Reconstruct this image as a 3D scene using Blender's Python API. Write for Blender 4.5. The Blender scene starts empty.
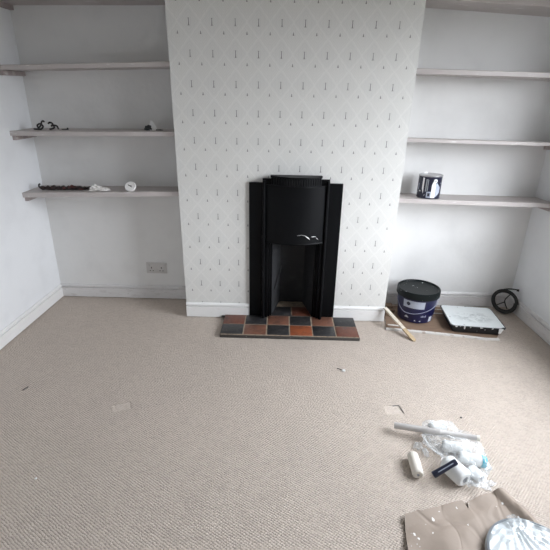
import bpy, bmesh, math, random
from mathutils import Vector, Matrix, noise
random.seed(7)
C = bpy.context.scene.collection
PI = math.pi

# ------------------------------------------------------------------ materials
class S:
    """scalar node socket with arithmetic"""
    def __init__(s, nt, v): s.nt = nt; s.v = v
    def _m(s, op, *a):
        n = s.nt.nodes.new('ShaderNodeMath'); n.operation = op
        for i, x in enumerate((s,) + a):
            x = x.v if isinstance(x, S) else x
            if isinstance(x, (int, float)): n.inputs[i].default_value = x
            else: s.nt.links.new(x, n.inputs[i])
        return S(s.nt, n.outputs[0])
    def __add__(s, o): return s._m('ADD', o)
    def __sub__(s, o): return s._m('SUBTRACT', o)
    def __mul__(s, o): return s._m('MULTIPLY', o)
    def __truediv__(s, o): return s._m('DIVIDE', o)
    def frac(s): return s._m('FRACT')
    def floor(s): return s._m('FLOOR')
    def abs(s): return s._m('ABSOLUTE')
    def lt(s, o): return s._m('LESS_THAN', o)
    def gt(s, o): return s._m('GREATER_THAN', o)
    def mx(s, o): return s._m('MAXIMUM', o)
    def mn(s, o): return s._m('MINIMUM', o)
    def sin(s): return s._m('SINE')
    def pw(s, o): return s._m('POWER', o)
    def sst(s, a, b):
        n = s.nt.nodes.new('ShaderNodeMapRange'); n.interpolation_type = 'SMOOTHSTEP'
        s.nt.links.new(s.v, n.inputs[0]); n.inputs[1].default_value = a; n.inputs[2].default_value = b
        return S(s.nt, n.outputs[0])

class Mat:
    def __init__(s, name, col=(.8, .8, .8), rough=.6, **kw):
        s.m = bpy.data.materials.new(name); s.m.use_nodes = True
        s.nt = s.m.node_tree; s.b = s.nt.nodes['Principled BSDF']
        s.b.inputs['Base Color'].default_value = (*col, 1); s.b.inputs['Roughness'].default_value = rough
        for k, v in kw.items(): s.b.inputs[k.replace('_', ' ')].default_value = v
        s.col = col; s._c = None; s._h = None
    def coord(s):
        if s._c is None:
            s._c = s.nt.nodes.new('ShaderNodeTexCoord').outputs['Object']
        return s._c
    def geo(s):
        return s.nt.nodes.new('ShaderNodeNewGeometry').outputs['Position']
    def xyz(s, vec=None):
        n = s.nt.nodes.new('ShaderNodeSeparateXYZ'); s.nt.links.new(vec or s.coord(), n.inputs[0])
        return [S(s.nt, o) for o in n.outputs]
    def comb(s, x, y, z):
        n = s.nt.nodes.new('ShaderNodeCombineXYZ')
        for i, a in enumerate((x, y, z)):
            if isinstance(a, S): s.nt.links.new(a.v, n.inputs[i])
            else: n.inputs[i].default_value = a
        return n.outputs[0]
    def noise(s, scale, detail=3, rough=.5, vec=None, stretch=None):
        n = s.nt.nodes.new('ShaderNodeTexNoise'); v = vec or s.geo()
        if stretch:
            mp = s.nt.nodes.new('ShaderNodeMapping'); mp.inputs['Scale'].default_value = stretch
            s.nt.links.new(v, mp.inputs[0]); v = mp.outputs[0]
        s.nt.links.new(v, n.inputs['Vector'])
        n.inputs['Scale'].default_value = scale; n.inputs['Detail'].default_value = detail; n.inputs['Roughness'].default_value = rough
        return S(s.nt, n.outputs[0])
    def voro(s, scale, rnd=1, vec=None, out='Distance'):
        n = s.nt.nodes.new('ShaderNodeTexVoronoi'); s.nt.links.new(vec or s.geo(), n.inputs['Vector'])
        n.inputs['Scale'].default_value = scale; n.inputs['Randomness'].default_value = rnd
        return n.outputs[out] if out == 'Color' else S(s.nt, n.outputs[out])
    def mix(s, fac, col, base=None):
        """lay colour over what the base colour is so far"""
        n = s.nt.nodes.new('ShaderNodeMix'); n.data_type = 'RGBA'
        s.nt.links.new(fac.v, n.inputs[0])
        bc = s.b.inputs['Base Color']
        if bc.links: s.nt.links.new(bc.links[0].from_socket, n.inputs[6])
        else: n.inputs[6].default_value = bc.default_value
        n.inputs[7].default_value = (*col, 1)
        s.nt.links.new(n.outputs[2], bc); return s
    def rough(s, sc): s.nt.links.new(sc.v, s.b.inputs['Roughness']); return s
    def bump(s, h, strength=.3, dist=.01):
        n = s.nt.nodes.new('ShaderNodeBump'); n.inputs['Strength'].default_value = strength; n.inputs['Distance'].default_value = dist
        s.nt.links.new(h.v, n.inputs['Height'])
        if s._h: s.nt.links.new(s._h, n.inputs['Normal'])
        s._h = n.outputs[0]; s.nt.links.new(s._h, s.b.inputs['Normal']); return s

M = {}
# walls
def plaster(name, col, dirt=.5, sc=5):
    m = Mat(name, col, .75)
    m.mix(m.noise(sc, 4).sst(.45, .75) * dirt, tuple(c * .9 for c in col))
    m.bump(m.noise(35, 4), .12, .01); m.bump(m.noise(6, 2), .1, .03)
    return m.m
M['wall'] = plaster('white wall paint', (.77, .785, .80))
M['alcove'] = plaster('alcove wall paint', (.735, .735, .725), .8, 3.5)
M['ceil'] = plaster('ceiling paint', (.78, .78, .77))

m = Mat('patterned wallpaper', (.68, .68, .655), .6)
X, Y, Z = m.xyz(m.geo())
cc, rr = .126, .15267
U = (X + Y + .4974) / cc + 50.0; V = (Z * -1.0 + 1.778) / rr + 50.0
jit = m.noise(40, 1)
fu = ((U + .5).frac() - .5).abs(); fv = (V + .5).frac() - .5
# shapes of the print: fans (pale) and dashes / arrow heads (grey)
du, dv = (U + .5).frac() - .5, (V + .5).frac() - .5
scal = ((fu * 4.0).frac() - .5).abs() * .05
dia = fu * 1.0 + (fv + .02).abs() + scal
ring = ((dia * 10.0).frac() - .5).abs().lt(.13) * dia.gt(.16)
m.mix(ring * .20, (.86, .86, .84))
m.mix((dia - .52).abs().sst(.09, .01) * .17, (.88, .88, .86))
m.mix(dia.lt(.48) * .14, (.60, .61, .60))
ray = ((U * 6.0 + V * .0).frac() - .5).abs().lt(.1) * fv.gt(-.35)
m.mix(ray * .16, (.58, .59, .58))
dash = fu.lt((fv + .14) * .030 + .010) * fv.abs().lt(.120)
feet = (fu - (fv - .06) * .8).abs().lt(.014) * (fv - .09).abs().lt(.035)
head = fu.lt(.040) * (fv + .110).abs().lt(.014)
m.mix(dash.mx(feet * .35).mx(head * .35) * .85, (.09, .09, .09))
U2 = (U.frac() - .5).abs(); V2 = (V + .17).frac() - .5
# arrow head, widening downwards
tri = U2.lt((V2 + .075) * .30) * V2.abs().lt(.050)
m.mix(tri * .75, (.12, .12, .12))
m.mix(m.noise(4, 3).sst(.45, .8) * .35, (.64, .64, .61))
m.bump(m.noise(120, 2), .06, .004)
M['paper'] = m.m

m = Mat('scuffed white gloss paint', (.67, .66, .655), .45)
m.mix(m.noise(14, 5, .65, stretch=(1, 1, 4)).sst(.50, .72) * .5, (.46, .43, .41))
m.mix(m.noise(60, 3).sst(.66, .75) * .5, (.30, .28, .26))
m.bump(m.noise(40, 3), .12, .006)
M['gloss'] = m.m
m = Mat('clean white gloss paint', (.78, .78, .77), .4)
m.mix(m.noise(20, 5, .6, stretch=(1, 1, 3)).sst(.55, .8) * .4, (.58, .56, .54))
M['gloss_clean'] = m.m

m = Mat('bare pinkish white shelf paint', (.48, .445, .43), .5)
m.mix(m.noise(9, 5, .65, stretch=(.6, 3, 3)).sst(.45, .7) * .6, (.47, .42, .41))
m.mix(m.noise(22, 4, .6, stretch=(.5, 3, 3)).sst(.60, .74) * .7, (.80, .79, .77))
m.bump(m.noise(30, 4, stretch=(.4, 3, 3)), .2, .006)
M['shelf'] = m.m
m = Mat('old shelf batten', (.36, .31, .30), .6)
m.mix(m.noise(25, 4).sst(.5, .7) * .6, (.55, .52, .5)); M['batten'] = m.m

# carpet: looped pile in diagonal rows
m = Mat('beige loop carpet', (.57, .497, .432), .95)
m.b.inputs['Specular IOR Level'].default_value = .12
mp = m.nt.nodes.new('ShaderNodeMapping'); mp.inputs['Rotation'].default_value = (0, 0, math.radians(38)); mp.inputs['Scale'].default_value = (.80, 1, 1)
m.nt.links.new(m.geo(), mp.inputs[0])
wob = m.nt.nodes.new('ShaderNodeVectorMath'); wob.operation = 'ADD'
nn = m.nt.nodes.new('ShaderNodeTexNoise'); nn.inputs['Scale'].default_value = 18; m.nt.links.new(m.geo(), nn.inputs['Vector'])
sc_ = m.nt.nodes.new('ShaderNodeVectorMath'); sc_.operation = 'SCALE'; sc_.inputs['Scale'].default_value = .006
m.nt.links.new(nn.outputs['Color'], sc_.inputs[0]); m.nt.links.new(mp.outputs[0], wob.inputs[0]); m.nt.links.new(sc_.outputs[0], wob.inputs[1])
lv = m.voro(122, .30, wob.outputs[0])
loops = lv.sst(.72, .15)
# two floor patches where furniture stood: pile pressed flat
PX, PY, _ = m.xyz(m.geo())
def blob(cx, cy, a, w, h):
    ca, sa = math.cos(a), math.sin(a)
    xx = (PX - cx) * ca + (PY - cy) * sa; yy = (PY - cy) * ca - (PX - cx) * sa
    return xx, yy, (xx.abs() / w).mx(yy.abs() / h)
x1, y1, d1 = blob(-.715, -.960, .45, .036, .026)
x2, y2, d2 = blob(.60, -.925, .1, .036, .030)
flat = d1.lt(1.0).mx(d2.lt(1.0))
yarn = m.voro(122, .30, wob.outputs[0], 'Color')
yv = m.nt.nodes.new('ShaderNodeSeparateColor'); m.nt.links.new(yarn, yv.inputs[0]); yr = S(m.nt, yv.outputs[0])
m.mix(yr.sst(.55, .95) * .3, (.64, .565, .505))
m.mix(yr.sst(.45, .05) * .35, (.42, .36, .315))
m.mix(m.noise(1.6, 3).sst(.45, .7) * .30, (.49, .43, .385))
m.mix(m.noise(7, 4).sst(.5, .75) * .22, (.44, .38, .335))
m.mix(flat * m.noise(60, 2).sst(.40, .55) * .28, (.66, .60, .54))
m.bump(loops * (flat * -.75 + 1.0), .62, .0060)
m.bump(m.noise(420, 2), .35, .003)
m.bump(d1.sst(1.25, .95) * -1.0, .4, .006); m.bump(d2.sst(1.25, .95) * -1.0, .4, .006)
M['carpet'] = m.m

# fireplace and hearth
m = Mat('black painted cast iron', (.003, .0034, .0042), .46, Specular_IOR_Level=.12)
m.rough(m.noise(14, 4) * .2 + .36); m.bump(m.noise(90, 3), .08, .003); M['iron'] = m.m
m = Mat('sooty fireback', (.016, .017, .019), .8)
m.mix(m.noise(12, 4).sst(.5, .75) * .6, (.04, .04, .042)); m.bump(m.noise(40, 3), .3, .006); M['soot'] = m.m
def tile(name, c1, c2, r=.38):
    m = Mat(name, c1, r); m.mix(m.noise(26, 5, .65).sst(.42, .72), c2)
    m.mix(m.noise(70, 3).sst(.62, .72) * .4, (.25, .2, .17)); m.bump(m.noise(50, 3), .2, .004)
    m.rough(m.noise(18, 3) * .3 + .3); return m.m
M['t_dark'] = tile('dark slate quarry tile', (.022, .022, .024), (.05, .047, .046))
M['t_red'] = tile('dull red quarry tile', (.15, .052, .032), (.085, .036, .026))
M['t_brown'] = tile('brown quarry tile', (.19, .085, .055), (.105, .052, .038))
M['t_orange'] = tile('orange red quarry tile', (.30, .085, .035), (.16, .055, .03))
m = Mat('sandy grout', (.34, .27, .20), .9); m.mix(m.noise(40, 4).sst(.45, .65) * .6, (.15, .12, .10)); M['grout'] = m.m
m = Mat('chipped mortar edge', (.05, .045, .04), .9); m.mix(m.noise(60, 4).sst(.66, .70), (.4, .37, .34)); M['mortar'] = m.m
M['white_paint'] = Mat('dried white paint', (.82, .83, .83), .35).m

# plain object materials
def simple(k, name, col, rough=.5, n=None, **kw):
    m = Mat(name, col, rough, **kw)
    if n: m.mix(m.noise(n[0], 4).sst(.45, .7) * n[1], n[2])
    M[k] = m.m; return m
simple('navy', 'navy tub plastic', (.010, .011, .050), .32, (20, .35, (.016, .018, .07)))
m = Mat('black lid with paint flecks', (.005, .008, .0085), .45, Specular_IOR_Level=.22)
m.mix(m.noise(34, 3, .6).sst(.68, .71), (.55, .58, .59)); M['lid'] = m.m
simple('label', 'pale grey paper label', (.40, .44, .52), .5, (30, .5, (.30, .33, .42)))
simple('print', 'dark printed ink', (.02, .022, .04), .5)
simple('print_w', 'pale printed ink', (.55, .58, .66), .5)
simple('wire', 'bare handle plastic', (.36, .38, .50), .35)
simple('steel', 'tin plate', (.55, .55, .56), .28, Metallic=.9)
m = Mat('navy can label', (.012, .014, .035), .35); m.mix(m.noise(30, 3).sst(.66, .69), (.7, .72, .74)); M['can'] = m.m
m = Mat('black tray plastic with white drips', (.015, .018, .022), .4)
m.mix(m.noise(38, 3, .6).sst(.66, .68), (.72, .75, .76)); M['tray'] = m.m
m = Mat('white emulsion in tray', (.76, .80, .80), .35)
X, Y, Z = m.xyz()
r_ = ((X - .01).pw(2.0) * 2.0 + (Y).pw(2.0) * 5.0)
m.mix(m.noise(24, 5, .7).sst(.42, .62) * r_.sst(.05, .0) * .75, (.36, .40, .40))
m.mix((m.noise(26, 3, .5).sst(.60, .63)) * (X.abs() / .17).mx(Y.abs() / .15).sst(.80, .92) * m.noise(7, 1).sst(.50, .54), (.02, .022, .026))
m.bump(m.noise(40, 3), .2, .004); M['emulsion'] = m.m
m = Mat('brown corrugated card', (.23, .155, .105), .85); m.mix(m.noise(9, 4, stretch=(1, 3, 1)).sst(.4, .7) * .5, (.16, .105, .075))
m.bump(m.noise(30, 2, stretch=(1, 8, 1)), .15, .004); M['card'] = m.m
m = Mat('torn white card edge', (.68, .66, .63), .8); m.mix(m.noise(30, 4).sst(.55, .7) * .7, (.34, .25, .19)); M['card_edge'] = m.m
m = Mat('pale stirring wood', (.46, .35, .215), .7); m.mix(m.noise(20, 4, stretch=(6, 1, 1)).sst(.45, .7) * .6, (.36, .26, .15)); M['wood'] = m.m
m = Mat('wood splashed white', (.60, .55, .47), .6); m.mix(m.noise(40, 3).sst(.5, .6) * .6, (.45, .36, .25)); M['wood_w'] = m.m
simple('rubber', 'black rubber', (.015, .016, .015), .5)
simple('black', 'black metal', (.02, .018, .018), .4)
m = Mat('dark brown knobbly wood', (.020, .011, .010), .75); m.mix(m.noise(28, 3).sst(.52, .62), (.085, .018, .015)); M['dkbrown'] = m.m
simple('tissue', 'white paper tissue', (.78, .76, .73), .9)
simple('rag', 'dark grey cloth', (.05, .055, .06), .9, (40, .6, (.16, .17, .17)))
simple('ceramic', 'white glazed disc', (.80, .79, .77), .35)
simple('socket', 'greyed white plastic', (.57, .555, .54), .4, (40, .3, (.50, .48, .46)))
simple('fleece', 'white roller fleece', (.78, .80, .80), .95)
simple('fleece_cream', 'cream foam roller', (.72, .69, .62), .9)
simple('core', 'grey plastic core', (.30, .32, .34), .5)
simple('cyan', 'cyan plastic cap', (.05, .42, .56), .4)
m = Mat('grey white pole', (.52, .50, .485), .45); m.mix(m.noise(18, 4, stretch=(.4, 3, 3)).sst(.5, .7) * .5, (.34, .325, .32)); M['pole'] = m.m
simple('navy_grip', 'dark navy grip', (.010, .014, .035), .35)
m = Mat('brown wrapping paper', (.315, .258, .212), .7)
m.mix(m.noise(5, 4).sst(.4, .7) * .5, (.265, .215, .175)); m.mix(m.noise(30, 3, .5).sst(.665, .68), (.85, .84, .82))
m.bump(m.noise(12, 4), .25, .01); m.bump((m.noise(4.5, 1) - .5).abs().sst(.0, .035), .35, .006); m.bump((m.noise(6.5, 1, stretch=(1, .6, 1)) - .5).abs().sst(.0, .03), .3, .005); M['kraft'] = m.m
def film(k, name, col, alpha, bumps):
    m = Mat(name, col, .12, Alpha=alpha); m.b.inputs['Specular IOR Level'].default_value = .9
    for s_, st, d_ in bumps: m.bump(m.noise(s_, 3, .6), st, d_)
    lw = m.nt.nodes.new('ShaderNodeLayerWeight'); lw.inputs[0].default_value = .35
    f = S(m.nt, lw.outputs['Facing'])
    m.nt.links.new((f.pw(1.5) * .55 + alpha).mn(.95).v, m.b.inputs['Alpha']); M[k] = m.m
film('film', 'clear crinkled plastic', (.86, .90, .92), .15, [(26, .4, .02), (80, .3, .006)])
film('film2', 'glossy plastic wrap', (.72, .77, .79), .48, [(8, .3, .02)])
simple('lidgrey', 'dark grey plastic rim', (.22, .24, .26), .4)
simple('lidwhite', 'paint coated plastic', (.58, .62, .63), .4, (9, .5, (.46, .50, .51)))

# ------------------------------------------------------------------ mesh helpers
def new(): return bmesh.new()
def box(bm, a, b, mi=0, bev=0):
    x0, y0, z0 = a; x1, y1, z1 = b
    vs = [bm.verts.new(p) for p in ((x0,y0,z0),(x1,y0,z0),(x1,y1,z0),(x0,y1,z0),(x0,y0,z1),(x1,y0,z1),(x1,y1,z1),(x0,y1,z1))]
    fs = [bm.faces.new([vs[i] for i in q]) for q in ((0,3,2,1),(4,5,6,7),(0,1,5,4),(1,2,6,5),(2,3,7,6),(3,0,4,7))]
    for f in fs: f.material_index = mi
    if bev:
        es = list({e for f in fs for e in f.edges})
        r = bmesh.ops.bevel(bm, geom=es, offset=bev, segments=2, profile=.5, affect='EDGES')
        for f in r['faces']: f.material_index = mi
    return vs
def hexa(bm, pts, mi=0):
    vs = [bm.verts.new(p) for p in pts]
    for q in ((0,3,2,1),(4,5,6,7),(0,1,5,4),(1,2,6,5),(2,3,7,6),(3,0,4,7)):
        bm.faces.new([vs[i] for i in q]).material_index = mi
    return vs
def frame_of(d):
    d = Vector(d).normalized(); a = Vector((0, 0, 1)) if abs(d.z) < .9 else Vector((1, 0, 0))
    u = d.cross(a).normalized(); return d, u, u.cross(d)
def tube(bm, path, r, n=10, mi=0, cap=True):
    path = [Vector(p) for p in path]; rings = []; k = len(path)
    rs = r if isinstance(r, (list, tuple)) else [r] * k
    pu = None
    for i, p in enumerate(path):
        d = (path[min(i+1, k-1)] - path[max(i-1, 0)]).normalized()
        if pu is None: _, u, _ = frame_of(d)
        else: u = (pu - d * pu.dot(d)).normalized()
        pu = u; w = d.cross(u)
        rings.append([bm.verts.new(p + (u * math.cos(2*PI*j/n) + w * math.sin(2*PI*j/n)) * rs[i]) for j in range(n)])
    for a, b in zip(rings, rings[1:]):
        for j in range(n): bm.faces.new((a[j], a[(j+1) % n], b[(j+1) % n], b[j])).material_index = mi
    if cap:
        bm.faces.new(list(reversed(rings[0]))).material_index = mi; bm.faces.new(rings[-1]).material_index = mi
def lathe(bm, prof, o=(0, 0, 0), ax=(0, 0, 1), n=32, mi=0, mis=None):
    """profile of (radius, height); ends with radius 0 close it"""
    d, u, w = frame_of(ax); o = Vector(o); rings = []
    for r, h in prof:
        if r < 1e-6: rings.append([bm.verts.new(o + d * h)])
        else: rings.append([bm.verts.new(o + d * h + (u * math.cos(2*PI*j/n) + w * math.sin(2*PI*j/n)) * r) for j in range(n)])
    for i, (a, b) in enumerate(zip(rings, rings[1:])):
        for j in range(n):
            q = [a[j % len(a)], a[(j+1) % n % len(a)], b[(j+1) % n % len(b)], b[j % len(b)]]
            q = list(dict.fromkeys(q))
            if len(q) > 2: bm.faces.new(q).material_index = mis[i] if mis else mi
def prism(bm, outline, mapf, t0, t1, mi=0):
    """extrude a 2-D outline; mapf(a, b, t) gives the point"""
    a = [bm.verts.new(mapf(p[0], p[1], t0)) for p in outline]; b = [bm.verts.new(mapf(p[0], p[1], t1)) for p in outline]
    n = len(a)
    bm.faces.new(list(reversed(a))).material_index = mi; bm.faces.new(b).material_index = mi
    for i in range(n): bm.faces.new((a[i], a[(i+1) % n], b[(i+1) % n], b[i])).material_index = mi
def sheet(outline, cuts, zf, th):
    """a cut sheet lying on the floor: outline subdivided, lifted by zf(x, y), given thickness"""
    bm = new(); vs = [bm.verts.new((x, y, 0)) for x, y in outline]
    f = bm.faces.new(vs); bmesh.ops.triangulate(bm, faces=[f])
    for _ in range(12):
        es = [e for e in bm.edges if e.calc_length() > cuts]
        if not es: break
        bmesh.ops.subdivide_edges(bm, edges=es, cuts=1, use_grid_fill=False)
        bmesh.ops.triangulate(bm, faces=[g for g in bm.faces if len(g.verts) > 3])
    for v in bm.verts: v.co.z = zf(v.co.x, v.co.y)
    g = bmesh.ops.extrude_face_region(bm, geom=list(bm.faces))
    for e in g['geom']:
        if isinstance(e, bmesh.types.BMVert): e.co.z += th
    return bm

def wloc(o):
    v = Vector()
    while o: v += o.location; o = o.parent
    return v
def obj(name, bm, mats, parent=None, loc=None, smooth=35):
    """verts are given in world coordinates; the origin goes to loc (or the parent's)"""
    bmesh.ops.recalc_face_normals(bm, faces=list(bm.faces))
    base = wloc(parent) if parent else Vector(loc or (0, 0, 0))
    for v in bm.verts: v.co -= base
    me = bpy.data.meshes.new(name); bm.to_mesh(me); bm.free()
    for mm in (mats if isinstance(mats, (list, tuple)) else [mats]): me.materials.append(M[mm])
    if smooth:
        for p in me.polygons: p.use_smooth = True
        me.set_sharp_from_angle(angle=math.radians(smooth))
    o = bpy.data.objects.new(name, me); C.objects.link(o)
    if parent: o.parent = parent
    else: o.location = base
    return o
def tag(o, label, cat, group=None):
    o['label'] = label; o['category'] = cat
    if group: o['group'] = group
    return o
def thing(name, label, cat, loc=(0, 0, 0), group=None):
    o = bpy.data.objects.new(name, None); o.empty_display_size = .05; C.objects.link(o); o.location = loc
    return tag(o, label, cat, group)
def struct(name, bm, mat, parent=None, smooth=0):
    o = obj(name, bm, mat, parent, smooth=smooth)
    if not parent: o['kind'] = 'structure'
    return o

# ------------------------------------------------------------------ the room
XL, XR, D = -1.6027, 1.7330, .2650          # faces of the skirting boards
WL, WR, WD = XL - .010, XR + .010, D + .012  # faces of the walls
BL, BR = -.6060, .7490                       # chimney breast
YF, H, T = -3.35, 2.46, .12                  # wall behind the camera, ceiling height, wall thickness
bm = new(); box(bm, (WL - T, YF - T, -.1), (WR + T, WD + T, 0)); struct('floor', bm, 'carpet')
bm = new(); box(bm, (WL - T, YF - T, H), (WR + T, WD + T, H + .1)); struct('ceiling', bm, 'ceil')
bm = new(); box(bm, (WL - T, YF, 0), (WL, WD, H)); struct('wall_left', bm, 'wall')
bm = new(); box(bm, (WL - T, WD, 0), (WR + T, WD + T, H)); struct('wall_back', bm, 'alcove')
bm = new(); box(bm, (WL - T, YF - T, 0), (WR + T, YF, H)); struct('wall_front', bm, 'wall')
# right wall with the window that lights the room
WY0, WY1, WZ0, WZ1 = -1.80, -.42, .55, 1.95
bm = new()
box(bm, (WR, YF, 0), (WR + T, WY0, H)); box(bm, (WR, WY1, 0), (WR + T, WD, H))
box(bm, (WR, WY0, 0), (WR + T, WY1, WZ0)); box(bm, (WR, WY0, WZ1), (WR + T, WY1, H))
struct('wall_right', bm, 'wall')
win = bpy.data.objects.new('window_1', None); C.objects.link(win); win.location = (WR + .06, (WY0 + WY1) / 2, WZ0); win['kind'] = 'structure'
bm = new()
for y0, y1 in ((WY0, WY0 + .06), (WY1 - .06, WY1), ((WY0 + WY1) / 2 - .03, (WY0 + WY1) / 2 + .03)):
    box(bm, (WR + .03, y0, WZ0), (WR + .09, y1, WZ1), bev=.004)
for z0, z1 in ((WZ0, WZ0 + .06), (WZ1 - .06, WZ1)):
    box(bm, (WR + .03, WY0, z0), (WR + .09, WY1, z1), bev=.004)
obj('window_frame', bm, 'gloss_clean', win)
bm = new(); box(bm, (WR - .05, WY0 - .04, WZ0 - .03), (WR + .10, WY1 + .04, WZ0), bev=.006); obj('window_sill', bm, 'gloss_clean', win)

# chimney breast, with the hole the fireplace sits in
def bl_at(z): return BL - .0059*z
def br_at(z): return BR + .0053*z
bm = new()
def col_(xa0, xa1, xb0, xb1):
    hexa(bm, [(xa0,0,0),(xb0,0,0),(xb0,WD,0),(xa0,WD,0),(xa1,0,H),(xb1,0,H),(xb1,WD,H),(xa1,WD,H)])
col_(BL, bl_at(H), -.12, -.12); col_(.345, .345, BR, br_at(H)); box(bm, (-.12, 0, .66), (.345, WD, H))
bmesh.ops.remove_doubles(bm, verts=list(bm.verts), dist=1e-5)
struct('wall_chimney', bm, 'paper')

def skirting(name, p0, p1, nrm, h, t, mat, groove=True):
    """profile run along a wall: p0 to p1 on the floor, nrm points into the room"""
    prof = [(0, .005), (t, .005), (t, h*.74), (t*.35, h*.765), (t*.35, h*.81), (t*1.05, h*.835), (t*1.05, h*.91), (t*.45, h), (0, h)]
    bm = new(); p0, p1, n = Vector((*p0, 0)), Vector((*p1, 0)), Vector((*nrm, 0))
    r = [[bm.verts.new(p + n * a + Vector((0, 0, b))) for a, b in prof] for p in (p0, p1)]
    k = len(prof)
    for i in range(k): bm.faces.new((r[0][i], r[0][(i+1) % k], r[1][(i+1) % k], r[1][i]))
    bm.faces.new(r[0]); bm.faces.new(list(reversed(r[1])))
    return struct(name, bm, mat)
skirting('baseboard_left', (WL, YF), (WL, WD), (1, 0), .100, .012, 'gloss_clean')
skirting('baseboard_right', (WR, YF), (WR, WD), (-1, 0), .113, .012, 'gloss')
skirting('baseboard_alcove_left', (WL, WD), (BL, WD), (0, -1), .104, .013, 'gloss')
skirting('baseboard_alcove_right', (BR, WD), (WR, WD), (0, -1), .113, .013, 'gloss')
skirting('baseboard_chimney_left', (BL - .001, 0), (-.174, 0), (0, -1), .108, .014, 'gloss_clean')
skirting('baseboard_chimney_right', (.400, 0), (BR + .001, 0), (0, -1), .108, .014, 'gloss_clean')

# ------------------------------------------------------------------ fireplace
FX = .1135; ZH = .0292
fp = thing('fireplace', 'black cast iron fireplace with a bowed hood set in the patterned wall', 'fireplace', (FX, 0, 0))
yz = lambda a, b, t: (a, t, b)
bm = new()   # flat outer plate, an upside-down U
prism(bm, [(-.173,ZH), (-.173,.932), (.400,.934), (.400,ZH), (.318,ZH), (.318,.60), (-.092,.60), (-.092,ZH)], yz, -.018, -.0005)
obj('back_plate', bm, 'iron', fp)
bm = new()   # raised centre band with a square-stepped top
prism(bm, [(-.090,ZH), (-.090,.960), (.316,.960), (.316,ZH), (.292,ZH), (.292,.60), (-.065,.60), (-.065,ZH)], yz, -.040, -.0185)
obj('raised_surround', bm, 'iron', fp)
for s, x in ((-1, -.079), (1, .306)):
    bm = new()
    n = 10; prof = [(x + .0105*math.cos(PI + PI*i/n), -.0405 + .020*math.sin(PI + PI*i/n)) for i in range(n+1)]
    prism(bm, prof, lambda a, b, t: (a, b, t), ZH, .952); obj('pilaster', bm, 'iron', fp)
for s in (-1, 1):   # stepped ribs of the opening
    bm = new()
    for k, (a, w, y0, y1) in enumerate(((.180, .016, -.044, .02), (.163, .013, -.030, .04), (.149, .012, -.014, .06))):
        xa, xb = sorted((FX + s*a, FX + s*(a - w)))
        box(bm, (xa, y0, ZH), (xb, y1, .592), bev=.002)
    obj('jamb', bm, 'iron', fp)
def hoody(x, z):   # bowed front of the hood
    u = (x - FX) / .186
    b = max(0, 1 - u*u)
    return -.044 - (.050 + .016 * (1 - (z - .572) / .353)) * b
bm = new(); NX, NZ = 24, 12; g = []
for j in range(NZ + 1):
    z = .572 + .353 * j / NZ
    g.append([bm.verts.new((FX - .180 + .360*i/NX, hoody(FX - .180 + .360*i/NX, z), z)) for i in range(NX + 1)])
for j in range(NZ):
    for i in range(NX): bm.faces.new((g[j][i], g[j][i+1], g[j+1][i+1], g[j+1][i]))
e = bmesh.ops.extrude_face_region(bm, geom=list(bm.faces))
for v in e['geom']:
    if isinstance(v, bmesh.types.BMVert): v.co.y += .012
hood = obj('hood', bm, 'iron', fp)
bm = new()   # rolled lip under the hood
tube(bm, [(FX - .180 + .360*i/NX, hoody(FX - .180 + .360*i/NX, .572) + .004, .570) for i in range(NX + 1)], .007, 8); obj('hood_lip', bm, 'iron', hood)
bm = new()   # fluted crown above the hood
def crowny(x): return -.050 - .075 * max(0, 1 - ((x - FX)/.158)**2)
outl = [(FX - .152, -.02)] + [(FX - .152 + .304*i/20, crowny(FX - .152 + .304*i/20)) for i in range(21)] + [(FX + .152, -.02)]
prism(bm, outl, lambda a, b, t: (a, b, t), .928, .972)
prism(bm, [(FX + (a - FX)*1.02, b - .004) for a, b in outl], lambda a, b, t: (a, b, t), .972, .982)
prism(bm, [(FX + (a - FX)*1.0, b - .004) for a, b in outl], lambda a, b, t: (a, b, t), .920, .929)
crown = obj('crown', bm, 'iron', fp)
for i in range(21):
    x = FX - .144 + .288*i/20; bm = new()
    tube(bm, [(x, crowny(x) + .001, .931), (x, crowny(x) + .001, .971)], .0052, 8); obj('flute', bm, 'iron', crown)
bm = new()   # firebox: splayed cheeks, sloping back, closed top
A = [(-.022, .0), (.030, .215), (.197, .215), (.249, .0)]
def shell(off):
    lo = [(A[0][0]-off, A[0][1]), (A[1][0]-off, A[1][1]+off), (A[2][0]+off, A[2][1]+off), (A[3][0]+off, A[3][1])]
    return [bm.verts.new((x, y, ZH)) for x, y in lo], [bm.verts.new((x, y - (.09 if y > .1 else 0), .62 + off)) for x, y in lo]
il, ih = shell(0); ol, oh = shell(.02)
for l, h in ((il, ih), (ol, oh)):
    for i in range(3): bm.faces.new((l[i], l[i+1], h[i+1], h[i]))
    bm.faces.new(h)
for i in range(3): bm.faces.new((il[i], il[i+1], ol[i+1], ol[i]))
bm.faces.new((il[0], ih[0], oh[0], ol[0])); bm.faces.new((il[3], ih[3], oh[3], ol[3])); bm.faces.new((ih[0], ih[3], oh[3], oh[0]))
obj('firebox', bm, 'soot', fp, smooth=20)
bm = new(); hexa(bm, [(.000,.02,.205),(.010,.02,.205),(.044,.19,.34),(.034,.19,.34),(.000,.02,.220),(.010,.02,.220),(.044,.19,.355),(.034,.19,.355)])
obj('side_ledge', bm, 'soot', fp)
bm = new()
def smear(pts, r):
    tube(bm, [(x, hoody(x, z) - .001, z) for x, z in pts], r, 6)
smear([(.128,.628),(.155,.632),(.176,.627),(.195,.616),(.208,.603)], [.0006,.0008,.0010,.0016,.0006])
smear([(.182,.622),(.194,.613),(.208,.600)], [.0006,.0016,.0006])
smear([(.216,.618),(.226,.617),(.240,.618),(.247,.612)], [.0006,.0014,.0016,.0006])
smear([(.248,.610),(.256,.600),(.262,.596)], [.0006,.0018,.0006])
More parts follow.
